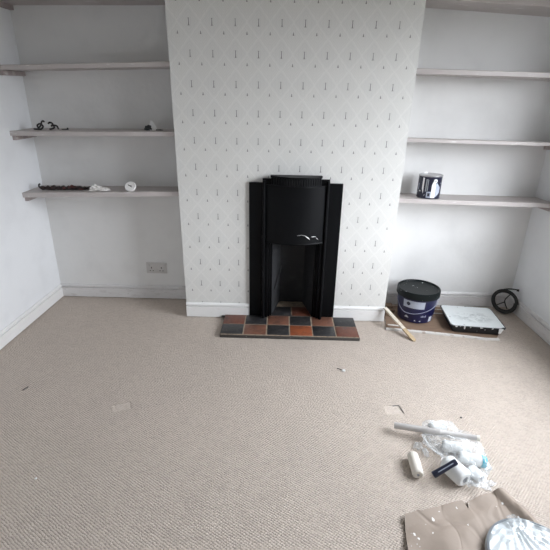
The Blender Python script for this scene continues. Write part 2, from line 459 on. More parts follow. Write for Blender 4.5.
o = obj('paint_smear', bm, 'white_paint', hood); o['label'] = 'white paint streaks on the hood'

# ------------------------------------------------------------------ tiled hearth
HX0, TW = -.343, .1475
ht = thing('hearth', 'low hearth of red and black quarry tiles in front of the fireplace', 'hearth', (FX, -.14, 0))
bm = new(); box(bm, (HX0, -.281, 0), (HX0 + 6*TW, -.0145, .020), bev=.003); box(bm, (-.100, -.0146, 0), (.330, -.0003, .028)); box(bm, (-.060, -.0003, 0), (.290, .25, .019))
obj('mortar_bed', bm, ['mortar'], ht)
bm = new(); box(bm, (HX0 + .006, -.277, .0195), (HX0 + 6*TW - .006, -.0150, .0265)); box(bm, (-.03, -.0149, .0190), (.255, .24, .0262)); obj('grout', bm, 'grout', ht)
bm = new(); cols = [[1, 0, 2, 0, 2, 0], [0, 2, 0, 3, 0, 1]]
for r in range(2):
    for c in range(6):
        x0 = HX0 + c*TW + .004; y0 = -.279 + (1 - r)*.1325 + .003; y1 = y0 + .1265
        dz = random.uniform(-.0008, .0008)
        vs = box(bm, (x0 + random.uniform(-.001, .001), y0, .021), (x0 + TW - .008, y1, .0285 + dz), cols[r][c], bev=.002)
for x0, x1, mi in ((-.020, .112, 0), (.119, .248, 1)):
    box(bm, (x0, -.010, .021), (x1, .130, .0285), mi, bev=.002)
obj('tile_surface', bm, ['t_dark', 't_red', 't_brown', 't_orange'], ht)
bm = new(); box(bm, (HX0 - .022, -.040, .016), (HX0 + .02, -.018, .024), bev=.002); obj('tile_chip', bm, 't_dark', ht)

# ------------------------------------------------------------------ alcove shelves
def shelf(label, x0, x1, yf, FL, FR, Bl, Br, th, side, bat=True):
    """FL.. are the heights of the top at the front/back corners"""
    if side < 0: x1 = bl_at(FR - th) - .0005
    else: x0 = br_at(FL - th) + .0005
    t = thing('alcove_shelf', label, 'shelf', ((x0 + x1)/2, WD, min(FL, FR, Bl, Br) - th))
    bm = new(); n = 14; y1 = WD - .001; rows = []
    for i in range(n + 1):
        f = i / n; x = x0 + (x1 - x0)*f
        w = .0016*noise.noise((x*9, FL*7, 0)); zt = FL + (FR - FL)*f + w; zb = Bl + (Br - Bl)*f
        yy = yf + .002*noise.noise((x*6, FL*11, 3))
        rows.append([bm.verts.new(p) for p in ((x, yy, zt - th), (x, yy, zt - .003), (x, yy + .004, zt), (x, y1, zb), (x, y1, zb - th))])
    for a, b in zip(rows, rows[1:]):
        for k in range(5): bm.faces.new((a[k], a[(k+1) % 5], b[(k+1) % 5], b[k]))
    bm.faces.new(rows[0]); bm.faces.new(list(reversed(rows[-1])))
    obj('board', bm, 'shelf', t)
    # batten fixed to the side wall under the board, and one along the back wall
    s = side; xs = (x0, x0 + .022) if s < 0 else (x1 - .022, x1)
    zf, zb = (FL, Bl) if s < 0 else (FR, Br)
    bm = new(); e = .0005
    hexa(bm, [(xs[0], yf + .018, zf - th - .026), (xs[1], yf + .018, zf - th - .026), (xs[1], y1, zb - th - .026), (xs[0], y1, zb - th - .026),
              (xs[0], yf + .018, zf - th - e), (xs[1], yf + .018, zf - th - e), (xs[1], y1, zb - th - e), (xs[0], y1, zb - th - e)])
    obj('batten', bm, 'batten', t)
    return t
La, Lb, Ra, Rb = WL + .0005, BL - .0005, BR + .0005, WR - .0005
shelf('topmost white shelf in the left alcove, cut by the top of the photo', La, Lb, .03, 1.920, 1.955, 1.925, 1.940, .035, -1)
shelf('empty white shelf in the left alcove, second from the top', La, Lb, .03, 1.552, 1.587, 1.562, 1.594, .026, -1)
shelf('white shelf in the left alcove holding black curled hooks', La, Lb, .03, 1.196, 1.213, 1.203, 1.216, .027, -1)
shelf('lowest white shelf in the left alcove holding a dark strip and tissue', La, Lb, .03, .827, .857, .832, .846, .030, -1)
shelf('topmost white shelf in the right alcove, cut by the top of the photo', Ra, Rb, .045, 1.945, 1.905, 1.953, 1.905, .034, 1)
shelf('empty white shelf in the right alcove, second from the top', Ra, Rb, .045, 1.578, 1.567, 1.586, 1.565, .027, 1)
shelf('thin empty white shelf in the right alcove above the paint can', Ra, Rb, .045, 1.203, 1.194, 1.196, 1.184, .021, 1)
shelf('lowest white shelf in the right alcove with a paint can on it', Ra, Rb, .045, .843, .832, .835, .828, .028, 1)
def top4(x, y): f = (x - La)/(Lb - La); g = (y - .034)/(WD - .034); return (.827+.030*f)*(1-g) + (.832+.014*f)*g
def top3(x, y): f = (x - La)/(Lb - La); g = (y - .034)/(WD - .034); return (1.196+.017*f)*(1-g) + (1.203+.013*f)*g
def topr(x, y): f = (x - Ra)/(Rb - Ra); g = (y - .049)/(WD - .049); return (.843-.011*f)*(1-g) + (.835-.007*f)*g

# ------------------------------------------------------------------ double socket
ds = thing('wall_socket', 'white double power socket low on the left alcove wall', 'socket', (-.877, WD, .20))
bm = new(); box(bm, (-.952, WD - .010, .206), (-.802, WD - .0003, .288), bev=.003); obj('face_plate', bm, 'socket', ds)
for s in (-1, 1):
    x = -.877 + s*.036
    bm = new(); box(bm, (x + s*.018 - .006, WD - .0155, .258), (x + s*.018 + .006, WD - .0095, .276), bev=.002); obj('switch', bm, 'socket', ds)
    bm = new()
    box(bm, (x - .003, WD - .0108, .244), (x + .003, WD - .0098, .256)); box(bm, (x - .015, WD - .0108, .225), (x - .007, WD - .0098, .230)); box(bm, (x + .007, WD - .0108, .225), (x + .015, WD - .0098, .230))
    obj('pin_holes', bm, 'black', ds)

# ------------------------------------------------------------------ bits on the left shelves
def curve(pts, n=8):
    """smooth path through points"""
    P = [Vector(p) for p in pts]; out = []
    for i in range(len(P) - 1):
        p0, p1, p2, p3 = P[max(i-1, 0)], P[i], P[i+1], P[min(i+2, len(P)-1)]
        for k in range(n):
            t = k / n
            out.append(.5*((2*p1) + (p2-p0)*t + (2*p0-5*p1+4*p2-p3)*t*t + (3*p1-p0-3*p2+p3)*t**3))
    return out + [P[-1]]
def hook(label, pts, y, r=.0052):
    x0 = pts[0][0]; z0 = top3(x0, y) + r + .0005
    bm = new(); tube(bm, curve([(x, y + dy, z0 + z) for x, z, dy in pts]), r, 8)
    o = obj('curled_hook', bm, 'black', loc=(x0, y, z0 - r)); return tag(o, label, 'hook', 'curled hooks on the left shelf')
hook('left black curled hook on the left alcove shelf', [(-1.513,0,0), (-1.49,0,0), (-1.466,.001,0), (-1.455,.017,.004), (-1.470,.031,.004), (-1.487,.023,.0), (-1.478,.009,-.008), (-1.462,.024,-.004), (-1.457,.042,0), (-1.447,.048,0), (-1.440,.042,0)], .12)
hook('right black curled hook on the left alcove shelf, facing right', [(-1.412,0,0), (-1.398,.002,-.006), (-1.381,.010,-.006), (-1.388,.024,-.004), (-1.402,.018,.004), (-1.384,.022,.006), (-1.368,.018,.004), (-1.361,0,.004)], .12)
hookx = new(); tube(hookx, curve([(-1.388, .12, top3(-1.388,.12)+.030), (-1.394,.12,top3(-1.39,.12)+.040), (-1.408,.12,top3(-1.4,.12)+.044), (-1.418,.12,top3(-1.41,.12)+.037)]), .0052, 8)
o2 = [o for o in C.objects if o.name.startswith('curled_hook')][-1]
obj('hook_tip', hookx, 'black', o2)
x, y = -1.318, .12; bm = new(); z = top3(x, y) + .0015
box(bm, (x - .020, y - .006, z), (x + .012, y + .006, z + .005), bev=.0015); box(bm, (x + .012, y - .005, z), (x + .020, y + .005, z + .013), bev=.002)
tag(obj('metal_clip', bm, 'black', loc=(x, y, z)), 'tiny flat black clip beside the curled hooks', 'clip')

def lump(bm, c, rad, seed, amp=.35, f=3, flat=None, seg=14):
    n0 = len(bm.verts); r = bmesh.ops.create_icosphere(bm, subdivisions=3, radius=1)
    for v in r['verts']:
        d = v.co.normalized()
        k = 1 + amp*noise.fractal(d*f + Vector((seed, seed*1.7, 0)), 1, 2, 3)
        p = Vector((d.x*rad[0]*k, d.y*rad[1]*k, d.z*rad[2]*k)) + Vector(c)
        if flat is not None and p.z < flat(p.x, p.y) + .001: p.z = flat(p.x, p.y) + .001
        v.co = p
bm = new(); lump(bm, (-.803, .13, top3(-.8,.13) + .012), (.026, .02, .018), 3, .4, 3, top3)
tag(obj('dark_rag', bm, 'rag', loc=(-.803, .13, top3(-.8,.13))), 'small crumpled dark grey rag at the right end of the hook shelf', 'rag')
bm = new(); z = top3(-.76,.12)
prism(bm, [(-.812, .001), (-.80, .058), (-.787, .050), (-.752, .004), (-.76, .001)], lambda a, b, t: (a + .012, t + b*.25, z + b), .118, .121)
tag(obj('paper_scrap', bm, 'white_paint', loc=(-.76,.12,z)), 'pointed white paper scrap standing beside the dark rag', 'paper')
bm = new(); z = top3(-.735, .12) + .001
box(bm, (-.752, .105, z), (-.722, .125, z + .007), bev=.002); box(bm, (-.735, .110, z), (-.712, .119, z + .005), bev=.001)
tag(obj('metal_clip', bm, 'rag', loc=(-.735, .12, z)), 'small dark grey clip next to the dark rag', 'clip')

# knobbly dark strip
bm = new(); y = .105; px = [-1.548 + .0185*i for i in range(18)]; rs = []; pth = []
random.seed(3)
for i in range(70):
    x = -1.528 + .315*i/69
    r = .0115 + .0022*math.sin(i*.83) + random.uniform(-.002, .002)
    if i > 60: r *= .8
    pth.append((x, y + .004*math.sin(i*.3), top4(x, y) + max(.010, r) + .0012)); rs.append(r)
tube(bm, pth, rs, 9)
strip = obj('knobbly_strip', bm, 'dkbrown', loc=(-1.39, y, top4(-1.39, y)))
tag(strip, 'long knobbly dark brown strip on the lowest left shelf', 'ornament')
bm = new(); z = top4(-1.55, y)
tube(bm, curve([(-1.526,y,z+.012), (-1.538,y,z+.022), (-1.538,y,z+.036), (-1.530,y,z+.042)]), .0055, 8); obj('end_hook', bm, 'black', strip)
for i, (x, r) in enumerate(((-1.44,.010), (-1.325,.011), (-1.38,.008))):
    bm = new(); lump(bm, (x, y, top4(x, y) + .025), (r, r, r*.8), i, .3); obj('knob', bm, 'dkbrown', strip)
bm = new()
lump(bm, (-1.160, .085, top4(-1.17,.085) + .014), (.036, .028, .020), 11, .75, 3.2, top4); lump(bm, (-1.112, .085, top4(-1.13,.085) + .008), (.034, .02, .011), 17, .7, 4, top4)
tag(obj('crumpled_tissue', bm, 'tissue', loc=(-1.16, .12, top4(-1.16,.12))), 'crumpled white tissue right of the dark strip on the shelf', 'tissue', )
dk = Vector((-.933, .070, top4(-.933, .070) + .0275)); ax = Vector((.02, -.74, .67)).normalized()
dc = thing('round_disc', 'round white disc propped on the lowest left shelf', 'disc', (dk.x, dk.y, top4(-.933,.070)))
bm = new(); lathe(bm, [(0,-.011), (.028,-.011), (.034,-.008), (.036,0), (.034,.006), (.030,.009), (.028,.007), (0,.006)], dk, ax, 28); obj('body', bm, 'ceramic', dc)
u = Vector((1,0,0)); w = ax.cross(u).normalized() * -1
if w.z < 0: w = -w
bm = new(); tube(bm, [dk + ax*.0075 + u*a + w*b for a, b in ((-.014,.008), (0,.0), (.012,-.008))], .0022, 6)
tube(bm, [dk + ax*.0075 + u*a + w*b for a, b in ((0,.0), (.008,.004))], .0018, 6); obj('dark_mark', bm, 'black', dc)

# ------------------------------------------------------------------ paint can on the right shelf
cx, cy_ = .966, .118; cz = max(topr(cx + dx, cy_ + dy) for dx in (-.07, .07) for dy in (-.07, .07)) + .001
can = thing('paint_can', 'navy and silver paint can with white drips on the right alcove shelf', 'paint can', (cx, cy_, cz))
R_ = .0725; h_ = .143
bm = new(); lathe(bm, [(0,0), (R_-.002,0), (R_,.002), (R_,.006), (R_-.002,.008), (R_-.002,h_-.012), (R_-.001,h_-.009)], (cx,cy_,cz), (0,0,1), 40); obj('body', bm, 'can', can)
bm = new(); lathe(bm, [(R_-.001,h_-.009), (R_+.002,h_-.006), (R_+.002,h_), (R_-.003,h_+.001), (R_-.006,h_-.006), (R_-.010,h_-.006), (R_-.012,h_-.001), (R_-.018,h_-.002), (0,h_-.004)], (cx,cy_,cz), (0,0,1), 40); o = obj('rim', bm, 'steel', can); o['label'] = 'silver tin rim and lid'
def on_can(deg, z, off=.0012): a = math.radians(deg - 21); return Vector((cx + (R_-.002+off)*math.sin(a), cy_ - (R_-.002+off)*math.cos(a), cz + z))
def patch(bm, f, a0, a1, fz0, fz1, n=8, k=6, mi=0):
    """a patch on a round side: angles a0..a1, fz0(t), fz1(t) give its lower and upper edge"""
    g = [[bm.verts.new(f(a0 + (a1-a0)*i/n, fz0(i/n) + (fz1(i/n)-fz0(i/n))*j/k)) for j in range(k+1)] for i in range(n+1)]
    for i in range(n):
        for j in range(k): bm.faces.new((g[i][j], g[i+1][j], g[i+1][j+1], g[i][j+1])).material_index = mi
bm = new(); patch(bm, on_can, 14, 34, lambda t: .002 + .01*abs(t-.5), lambda t: .115 - .03*(2*t-1)**2); patch(bm, on_can, 34, 62, lambda t: .008+.03*t, lambda t: .105 - .035*t, mi=1)
patch(bm, on_can, -34, -25, lambda t: .03 + .03*(1-t), lambda t: .128); patch(bm, on_can, -62, -56, lambda t: .05, lambda t: .09, mi=1); obj('paint_drip', bm, ['white_paint', 'label'], can)
bm = new(); patch(bm, on_can, -8, 14, lambda t: .006, lambda t: .045); patch(bm, lambda a, z: on_can(a, z, .002), -2, 9, lambda t: .016, lambda t: .036, mi=1)
patch(bm, on_can, -16, -10, lambda t: .045, lambda t: .120, mi=2); patch(bm, on_can, -7, -3, lambda t: .05, lambda t: .118, mi=2); obj('label', bm, ['label', 'print', 'core'], can)
bm = new(); p = on_can(28, .112, .002); n_ = Vector((math.sin(math.radians(7)), -math.cos(math.radians(7)), 0)); lathe(bm, [(0,.005), (.011,.004), (.012,0), (0,0)], p, n_, 16); 
lathe(bm, [(0,.0075), (.003,.007), (.003,.004), (0,.004)], p, n_, 10, mi=1); o = obj('handle_lug', bm, ['white_paint', 'black'], can)
# ------------------------------------------------------------------ things on the cardboard in the right alcove
bm = sheet([(.775,.235), (.768,.01), (.742,-.126), (1.05,-.170), (1.42,-.222), (1.475,-.150), (1.50,.05), (1.47,.225), (1.10,.235)], .05, lambda x, y: .0012 + .0022*(1 + noise.noise((x*5, y*5, 2))), .004)
cb = thing('cardboard_sheet', 'flattened brown cardboard with a white edge under the paint tub and tray', 'cardboard', (1.1, .0, 0))
obj('card', bm, 'card', cb, smooth=20)
def strip_on(pts, w, z0, z1):
    bm = new()
    for (xa, ya), (xb, yb) in zip(pts, pts[1:]):
        d = Vector((xb-xa, yb-ya)).normalized(); n = Vector((-d.y, d.x))*w
        hexa(bm, [(xa, ya, z0), (xb, yb, z0), (xb+n.x, yb+n.y, z0), (xa+n.x, ya+n.y, z0), (xa, ya, z1), (xb, yb, z1), (xb+n.x, yb+n.y, z1), (xa+n.x, ya+n.y, z1)])
    return bm
o = obj('torn_edge', strip_on([(.742,-.128), (.90,-.150), (1.05,-.174), (1.25,-.208), (1.35,-.232), (1.44,-.232)], .018, .001, .0115), 'card_edge', cb); o['label'] = 'white torn front edge'
obj('fold_strip', strip_on([(.765,-.070), (.845,-.084)], .010, .004, .0105), 'card_edge', cb)
obj('fold_strip', strip_on([(1.10,.12), (1.20,.115)], .010, .004, .0105), 'card_edge', cb)
obj('fold_strip', strip_on([(1.10,.185), (1.24,.180)], .010, .004, .0105), 'card_edge', cb)
bm = new(); box(bm, (.775,.12,.009), (.86,.185,.028), bev=.003); box(bm, (.80,.15,.028), (.85,.20,.048), bev=.004); box(bm, (.785,.06,.009), (.83,.11,.022), bev=.003)
tag(obj('cardboard_scrap', bm, ['card'], loc=(.81,.13,.009)), 'folded brown cardboard scraps wedged between paint tub and chimney corner', 'cardboard')

# navy tub
tx, ty, tz = .985, .072, .0102
tub = thing('paint_tub', 'large navy plastic paint tub with black lid on the cardboard', 'paint tub', (tx, ty, tz))
th_ = .203
def tr(z): return .117 + (.136 - .117)*z/th_
bm = new(); lathe(bm, [(0,.004), (.105,.004), (.110,0), (.117,.003), (tr(th_*.5),th_*.5), (tr(th_-.03),th_-.03), (.1365,th_-.036), (.1365,th_-.030), (.135,th_-.028), (.136,th_)], (tx,ty,tz), n=56); obj('body', bm, 'navy', tub)
lz = th_ - .012
bm = new(); lathe(bm, [(.1375,lz-.012), (.1435,lz-.012), (.144,lz+.018), (.142,lz+.030), (.137,lz+.033), (.131,lz+.032), (.127,lz+.024), (.120,lz+.023), (0,lz+.022)], (tx,ty,tz), n=56); o = obj('lid', bm, 'lid', tub); o['label'] = 'black lid spattered with white paint'
def on_tub(deg, z, off=.0012): a = math.radians(deg); r = tr(z) + off; return Vector((tx + r*math.sin(a), ty - r*math.cos(a), tz + z))
bm = new(); patch(bm, on_tub, -58, 6, lambda t: .112, lambda t: .170, 16); lab = obj('label', bm, 'label', tub)
bm = new(); patch(bm, lambda a, z: on_tub(a, z, .002), -48, -35, lambda t: .142 - .014*math.sin(PI*t), lambda t: .142 + .014*math.sin(PI*t)); obj('emblem', bm, 'print', lab)
for k, (a0, a1, z0, z1) in enumerate(((-52,-38,.034,.050), (-20,-14,.018,.026), (-4,2,.016,.024), (30,44,.010,.048))):
    bm = new()
    if k == 3: patch(bm, on_tub, a0, a1, lambda t: z0, lambda t: z1)
    else: patch(bm, on_tub, a0, a1, lambda t: z0, lambda t: z0 + (z1-z0)*math.sin(PI*min(max(t,.05),.95)))
    obj('printed_mark', bm, 'print_w', tub)
for k in range(4):
    bm = new(); patch(bm, on_tub, 0 + k*4.4, 3.0 + k*4.4, lambda t: .050, lambda t: .064 if k % 2 else .059); obj('printed_mark', bm, 'wire', tub)
hp = [on_tub(78, .160, .012)] + [on_tub(a, z, .0065) for a, z in ((66,.150), (50,.132), (30,.113), (8,.094), (-12,.080), (-32,.072), (-55,.074), (-75,.105))] + [on_tub(-86, .160, .012)]
bm = new(); tube(bm, curve(hp, 6), .0020, 8); lathe(bm, [(0,.006), (.009,.006), (.009,0), (0,0)], on_tub(78,.160,.006), (math.sin(math.radians(78)), -math.cos(math.radians(78)), 0), 12); obj('handle', bm, 'wire', tub)
bm = new(); patch(bm, on_tub, 60, 68, lambda t: .006, lambda t: .140); o = obj('paint_drip', bm, 'wire', tub); o['label'] = 'pale run of paint down the right side'

# stirring stick leaning on the corner of the chimney breast
p0, p1 = Vector((.888, -.262, .0065)), Vector((.742, -.030, .118)); d = (p1 - p0).normalized(); side = d.cross(Vector((0,0,1))).normalized(); up = side.cross(d)
bm = new()
def bar(a, b, w, t, mi):
    q = [p0 + d*a - side*w/2, p0 + d*a + side*w/2, p0 + d*b + side*w/2, p0 + d*b - side*w/2]
    hexa(bm, [*(x - up*t/2 for x in q), *(x + up*t/2 for x in q)], mi)
L_ = (p1 - p0).length
bar(.0, .10, .029, .008, 0); bar(.1001, L_, .027, .0085, 1)
hexa(bm, [p0 + d*a + side*b + up*c for c in (-.0035, .0035) for a, b in ((-.004,-.012), (-.008,.004), (.0,.0145), (.0,-.0145))], 0)
tag(obj('stirring_stick', bm, ['wood', 'wood_w'], loc=p0), 'pale wooden stirring stick leaning on the chimney corner before the tub', 'stick')

# roller tray
tcx, tcy, tcz = 1.336, -.022, .0102; ang = math.radians(-6)
def trot(x, y, z): return Vector((tcx + x*math.cos(ang) - y*math.sin(ang), tcy + x*math.sin(ang) + y*math.cos(ang), tcz + z))
def rrect(w, h, r, n=5):
    o = []
    for sx, sy, a in ((1,-1,-PI/2), (1,1,0), (-1,1,PI/2), (-1,-1,PI)):
        for i in range(n+1): o.append((sx*(w-r) + r*math.cos(a + PI/2*i/n), sy*(h-r) + r*math.sin(a + PI/2*i/n)))
    return o
tray = thing('paint_tray', 'black paint tray coated with white paint on the cardboard by the tub', 'paint tray', (tcx, tcy, tcz))
bm = new(); rings = []
def skew(x, y): return x + (0 if y < 0 else -.0) , y
for w, h, r, z in ((.150,.135,.02,.0), (.168,.151,.025,.049), (.175,.158,.028,.050), (.175,.158,.028,.054), (.166,.150,.025,.054), (.158,.142,.022,.048)):
    rings.append([bm.verts.new(trot(x, y, z + .006*(y < 0)*0)) for x, y in rrect(w, h, r)])
for a, b in zip(rings, rings[1:]):
    for i in range(len(a)): bm.faces.new((a[i], a[(i+1) % len(a)], b[(i+1) % len(b)], b[i]))
bm.faces.new(list(reversed(rings[0]))); bm.faces.new(rings[-1])
for sx in (-1, 1):  # stub feet
    box(bm, tuple(trot(sx*.12 - .012, .10, .0)), tuple(trot(sx*.12 + .012, .12, .012)))
tb = obj('tray_body', bm, 'tray', tray)
bm = new(); g = []; NXX, NYY = 24, 20
ol_ = rrect(.168, .151, .026)
cen = bm.verts.new((0, 0, 0)); prev = None
for k in range(1, 9):
    f = k/8; ring = []
    for x, y in ol_:
        X_, Y_ = x*f, y*f
        z = .0565 - .006*(1 - f**4) + .0012*noise.noise((X_*30, Y_*30, 1))
        ring.append(bm.verts.new((X_, Y_, z)))
    if prev is None:
        cen.co = (0, 0, .0505)
        for i in range(len(ring)): bm.faces.new((cen, ring[i], ring[(i+1) % len(ring)]))
    else:
        for i in range(len(ring)): bm.faces.new((prev[i], ring[i], ring[(i+1) % len(ring)], prev[(i+1) % len(ring)]))
    prev = ring
low = [bm.verts.new((v.co.x*.985, v.co.y*.985, .0542)) for v in prev]
for i in range(len(low)): bm.faces.new((prev[i], low[i], low[(i+1) % len(low)], prev[(i+1) % len(low)]))
me_off = Vector((tcx, tcy, tcz))
for v in bm.verts: v.co = v.co + me_off
pe = obj('paint_coat', bm, 'emulsion', tray); pe.rotation_euler = (0, 0, ang); pe['label'] = 'white paint with a grey smudge'
for f, w, hh in ((-.93,.008,.006), (-.58,.005,.016), (-.34,.004,.005), (.12,.009,.004), (.58,.005,.006), (.92,.013,.030)):
    bm = new()
    c = [trot(f*.150 - w, -.1590, .055), trot(f*.150 + w, -.1590, .055), trot(f*.146 + w*.5, -.1535, .050 - hh), trot(f*.146 - w*.5, -.1535, .050 - hh)]
    hexa(bm, [*[p + Vector((0, -.002, 0)) for p in c], *[p + Vector((0, .002, 0)) for p in c]])
    obj('paint_run', bm, 'white_paint', tray)

# rubber hose coil standing against the skirting in the corner
hc = Vector((1.650, .172, .0925)); hca, hsa = math.cos(-.55), math.sin(-.55)
def hp_(a, b, c=0):      # in the coil's own plane: a sideways, b height, c out of the plane
    return Vector((hc.x + a*hca - c*hsa, hc.y + a*hsa + c*hca + (b - .09)*.22, b))
hz = thing('hose_coil', 'coil of black rubber hose leaning in the right corner by the tray', 'hose', (hc.x, hc.y, 0))
pts = []
for i in range(4*40 + 1):
    t = i/40*2*PI; k = i/160; rr_ = .080 + .004*math.sin(t*.37 + 1) - .014*k
    pts.append(hp_(rr_*math.cos(t), .0935 + rr_*math.sin(t)*.98 + .003*math.sin(t*.7), .022*k - .011 + .003*math.sin(t*1.3)))
bm = new(); tube(bm, pts, .0062, 8); obj('coil', bm, 'rubber', hz)
fe = [hp_(-.055, .150, .016), hp_(.0, .176, .018), hp_(.045, .186, .016), hp_(.078, .188, .012)]
bm = new(); tube(bm, curve(fe, 6), .005, 8); lathe(bm, [(0,0), (.0085,0), (.0085,.014), (0,.014)], fe[-1] - Vector((.012,0,0)), fe[-1] - fe[-2], 12); obj('free_end', bm, 'rubber', hz)
bm = new(); tube(bm, curve([hp_(.0,.09,0), hp_(-.03,.07,0), hp_(-.055,.05,0)], 6), .004, 8); tube(bm, curve([hp_(.03,.15,0), hp_(.0,.10,0), hp_(.02,.045,0)], 6), .004, 8); obj('inner_strand', bm, 'rubber', hz)

# ------------------------------------------------------------------ painter's things on the carpet
def cyl_between(bm, a, b, prof, n=24, mis=None):
    a, b = Vector(a), Vector(b); L = (b - a).length
    lathe(bm, [(r, h if h >= 0 else L + h + 1e-9 if h > -1 else L) for r, h in prof], a, b - a, n, mis=mis)
def sleeve(label, a, b, r, group=None, mat='fleece', cap=None, rc=.4):
    a, b = Vector(a), Vector(b); L = (b - a).length
    cc_ = (a + b)/2; t = thing('roller_sleeve', label, 'paint roller', (cc_.x, cc_.y, cc_.z - r), group)
    bm = new(); e = r*.35
    lathe(bm, [(r*rc,e*.3), (r*rc+.001,0), (r*.75,0), (r*.95,e*.5), (r,e), (r,L-e), (r*.95,L-e*.5), (r*.75,L), (r*rc+.001,L), (r*rc,L-e*.3)], a, b - a, 24); obj('fleece', bm, mat, t)
    bm = new(); lathe(bm, [(0,.004), (r*rc*.55,.004), (r*rc*.6,-.001), (r*rc,-.001), (r*rc,L+.001), (r*rc*.6,L+.001), (r*rc*.55,L-.004), (0,L-.004)], a, b - a, 16); obj('core', bm, 'core', t)
    if cap:
        bm = new(); d = (b - a).normalized(); lathe(bm, [(r*.4,-.002), (r*1.03,-.002), (r*1.06,.004), (r*1.03,.014), (r*.8,.017), (r*.4,.014)], b, d, 24); obj('end_cap', bm, cap, t)
    return t
# lone roller
sleeve('cream mini roller lying alone left of the plastic bag', (.598,-1.232,.0235), (.592,-1.338,.0235), .0225, mat='fleece_cream', rc=.22)
# pole resting across the bag
a, b = Vector((.560,-1.074,.036)), Vector((.895,-1.175,.066))
pole = thing('extension_pole', 'long grey white pole lying across the top of the plastic bag', 'pole', (a.x, a.y, 0))
d = (b - a).normalized(); L = (b - a).length
bm = new(); lathe(bm, [(0,0), (.0135,0), (.0142,.002), (.0136,L*.55)], a, d, 20); lathe(bm, [(.0136,L*.55), (.0122,L*.56), (.0115,L-.012)], a, d, 20); obj('shaft', bm, 'pole', pole)
bm = new(); lathe(bm, [(.0115,L-.0125), (.0128,L-.012), (.0128,L-.001), (.011,L), (.005,L), (.0045,L-.006), (0,L-.006)], a, d, 20); obj('end_cap', bm, 'fleece_cream', pole)
# sleeves in the bag
G = None
sleeve('white roller sleeve at the back of the plastic bag, behind the pole', (.722,-1.078,.0265), (.796,-1.054,.0265), .025)
sleeve('white roller sleeve in the plastic bag just in front of the pole', (.742,-1.178,.026), (.852,-1.203,.030), .024)
sleeve('white roller sleeve with a cyan end in the plastic bag', (.782,-1.250,.040), (.868,-1.268,.034), .023, cap='cyan')
sleeve('small roller sleeve with a grey core under the cyan ended one', (.812,-1.296,.024), (.834,-1.348,.024), .021, rc=.5)
sleeve('fattest white roller sleeve at the front of the plastic bag', (.716,-1.280,.038), (.762,-1.368,.038), .0365, rc=.36)
# dark handle
a, b = Vector((.644,-1.335,.022)), Vector((.694,-1.296,.052)); a, b = Vector((.640,-1.338,.020)), Vector((.735,-1.262,.082))
a, b = Vector((.636,-1.345,.030)), Vector((.700,-1.312,.062)); a, b = Vector((.642,-1.354,.042)), Vector((.732,-1.331,.092))
hd = thing('dark_tube', 'short dark navy tube with a pale stripe lying across the front of the plastic bag', 'tube', (a.x, a.y, 0))
d = (b - a).normalized(); L = (b - a).length
bm = new(); lathe(bm, [(0,.006), (.006,.006), (.007,0), (.0115,0), (.0132,.003), (.0125,.03), (.0115,.07), (.0125,L-.006), (.010,L), (0,L)], a, d, 24); grip = obj('barrel', bm, 'navy_grip', hd)
sd = d.cross(Vector((0,0,1))).normalized(); uu = sd.cross(d)
bm = new(); off = (uu*.85 + sd*.53).normalized()
tube(bm, [a + d*.022 + off*.0126, a + d*.06 + off*.0121, a + d*(L-.016) + off*.0122], .0019, 6); o = obj('stripe', bm, 'label', grip); o['label'] = 'pale stripe along the grip'

# the bag: a crumpled transparent skin over the sleeves
bm = new(); r = bmesh.ops.create_icosphere(bm, subdivisions=5, radius=1)
bc = Vector((.788, -1.210, .0)); PA = Vector((.560,-1.074,.036)); PD = Vector((.895-.560, -1.175+1.074, 0)); PBz = .066
for v in bm.verts:
    dd = v.co.normalized(); aa = math.atan2(dd.y, dd.x)
    ex, ey = .108, .165
    ru = 1 + .10*math.sin(3*aa + .6) + .05*math.sin(7*aa)
    n1 = noise.fractal(dd*2.6 + Vector((5, 1, 2)), 1, 2, 4); n2 = abs(noise.noise(dd*7 + Vector((1, 8, 3)))); n3 = abs(noise.noise(dd*16 + Vector((3, 2, 9))))
    k = ru*(1 + .16*n1 - .16*n2 + .07*n3)
    p = Vector((bc.x + dd.x*ex*k + .10*dd.y*-.25, bc.y + dd.y*ey*k, 0))
    z = .036 + dd.z*.042*(1 + .4*n1 - .35*n2 + .15*n3)
    q = (p - PA); q.z = 0; t_ = max(0, min(1, q.dot(PD)/PD.dot(PD))); dist = (q - PD*t_).length
    z = min(z, PA.z + (PBz - PA.z)*t_ - .0165 + max(0, dist - .012)*1.4)
    p.z = max(z, .0015 + .001*(1 + n1)); v.co = p
bag = tag(obj('plastic_bag', bm, 'film', loc=(bc.x, bc.y, 0), smooth=28), 'clear crumpled plastic bag full of white roller sleeves on the carpet', 'bag')
# loose twists of film at its left and right
def crumple(bm, c, rad, seed, sub=3):
    r = bmesh.ops.create_icosphere(bm, subdivisions=sub, radius=1)
    for v in r['verts']:
        dd = v.co.normalized(); k = .55 + 1.1*abs(noise.noise(dd*4 + Vector((seed, 0, seed))))
        v.co = Vector(c) + Vector((dd.x*rad[0]*k, dd.y*rad[1]*k, max(dd.z*rad[2]*k, -c[2] + .001)))
bm = new(); crumple(bm, (.645,-1.165,.008), (.022,.02,.016), 4); crumple(bm, (.668,-1.20,.005), (.014,.03,.009), 9)
tag(obj('film_scrap', bm, 'film', loc=(.65,-1.17,0), smooth=0), 'small twist of clear plastic on the carpet just left of the bag', 'plastic')
bm = new(); crumple(bm, (.868,-1.352,.006), (.030,.014,.008), 2); crumple(bm, (.85,-1.372,.004), (.018,.012,.006), 6)
tag(obj('film_scrap', bm, 'film', loc=(.86,-1.36,0), smooth=0), 'small twist of clear plastic just in front of the cyan ended sleeve', 'plastic')

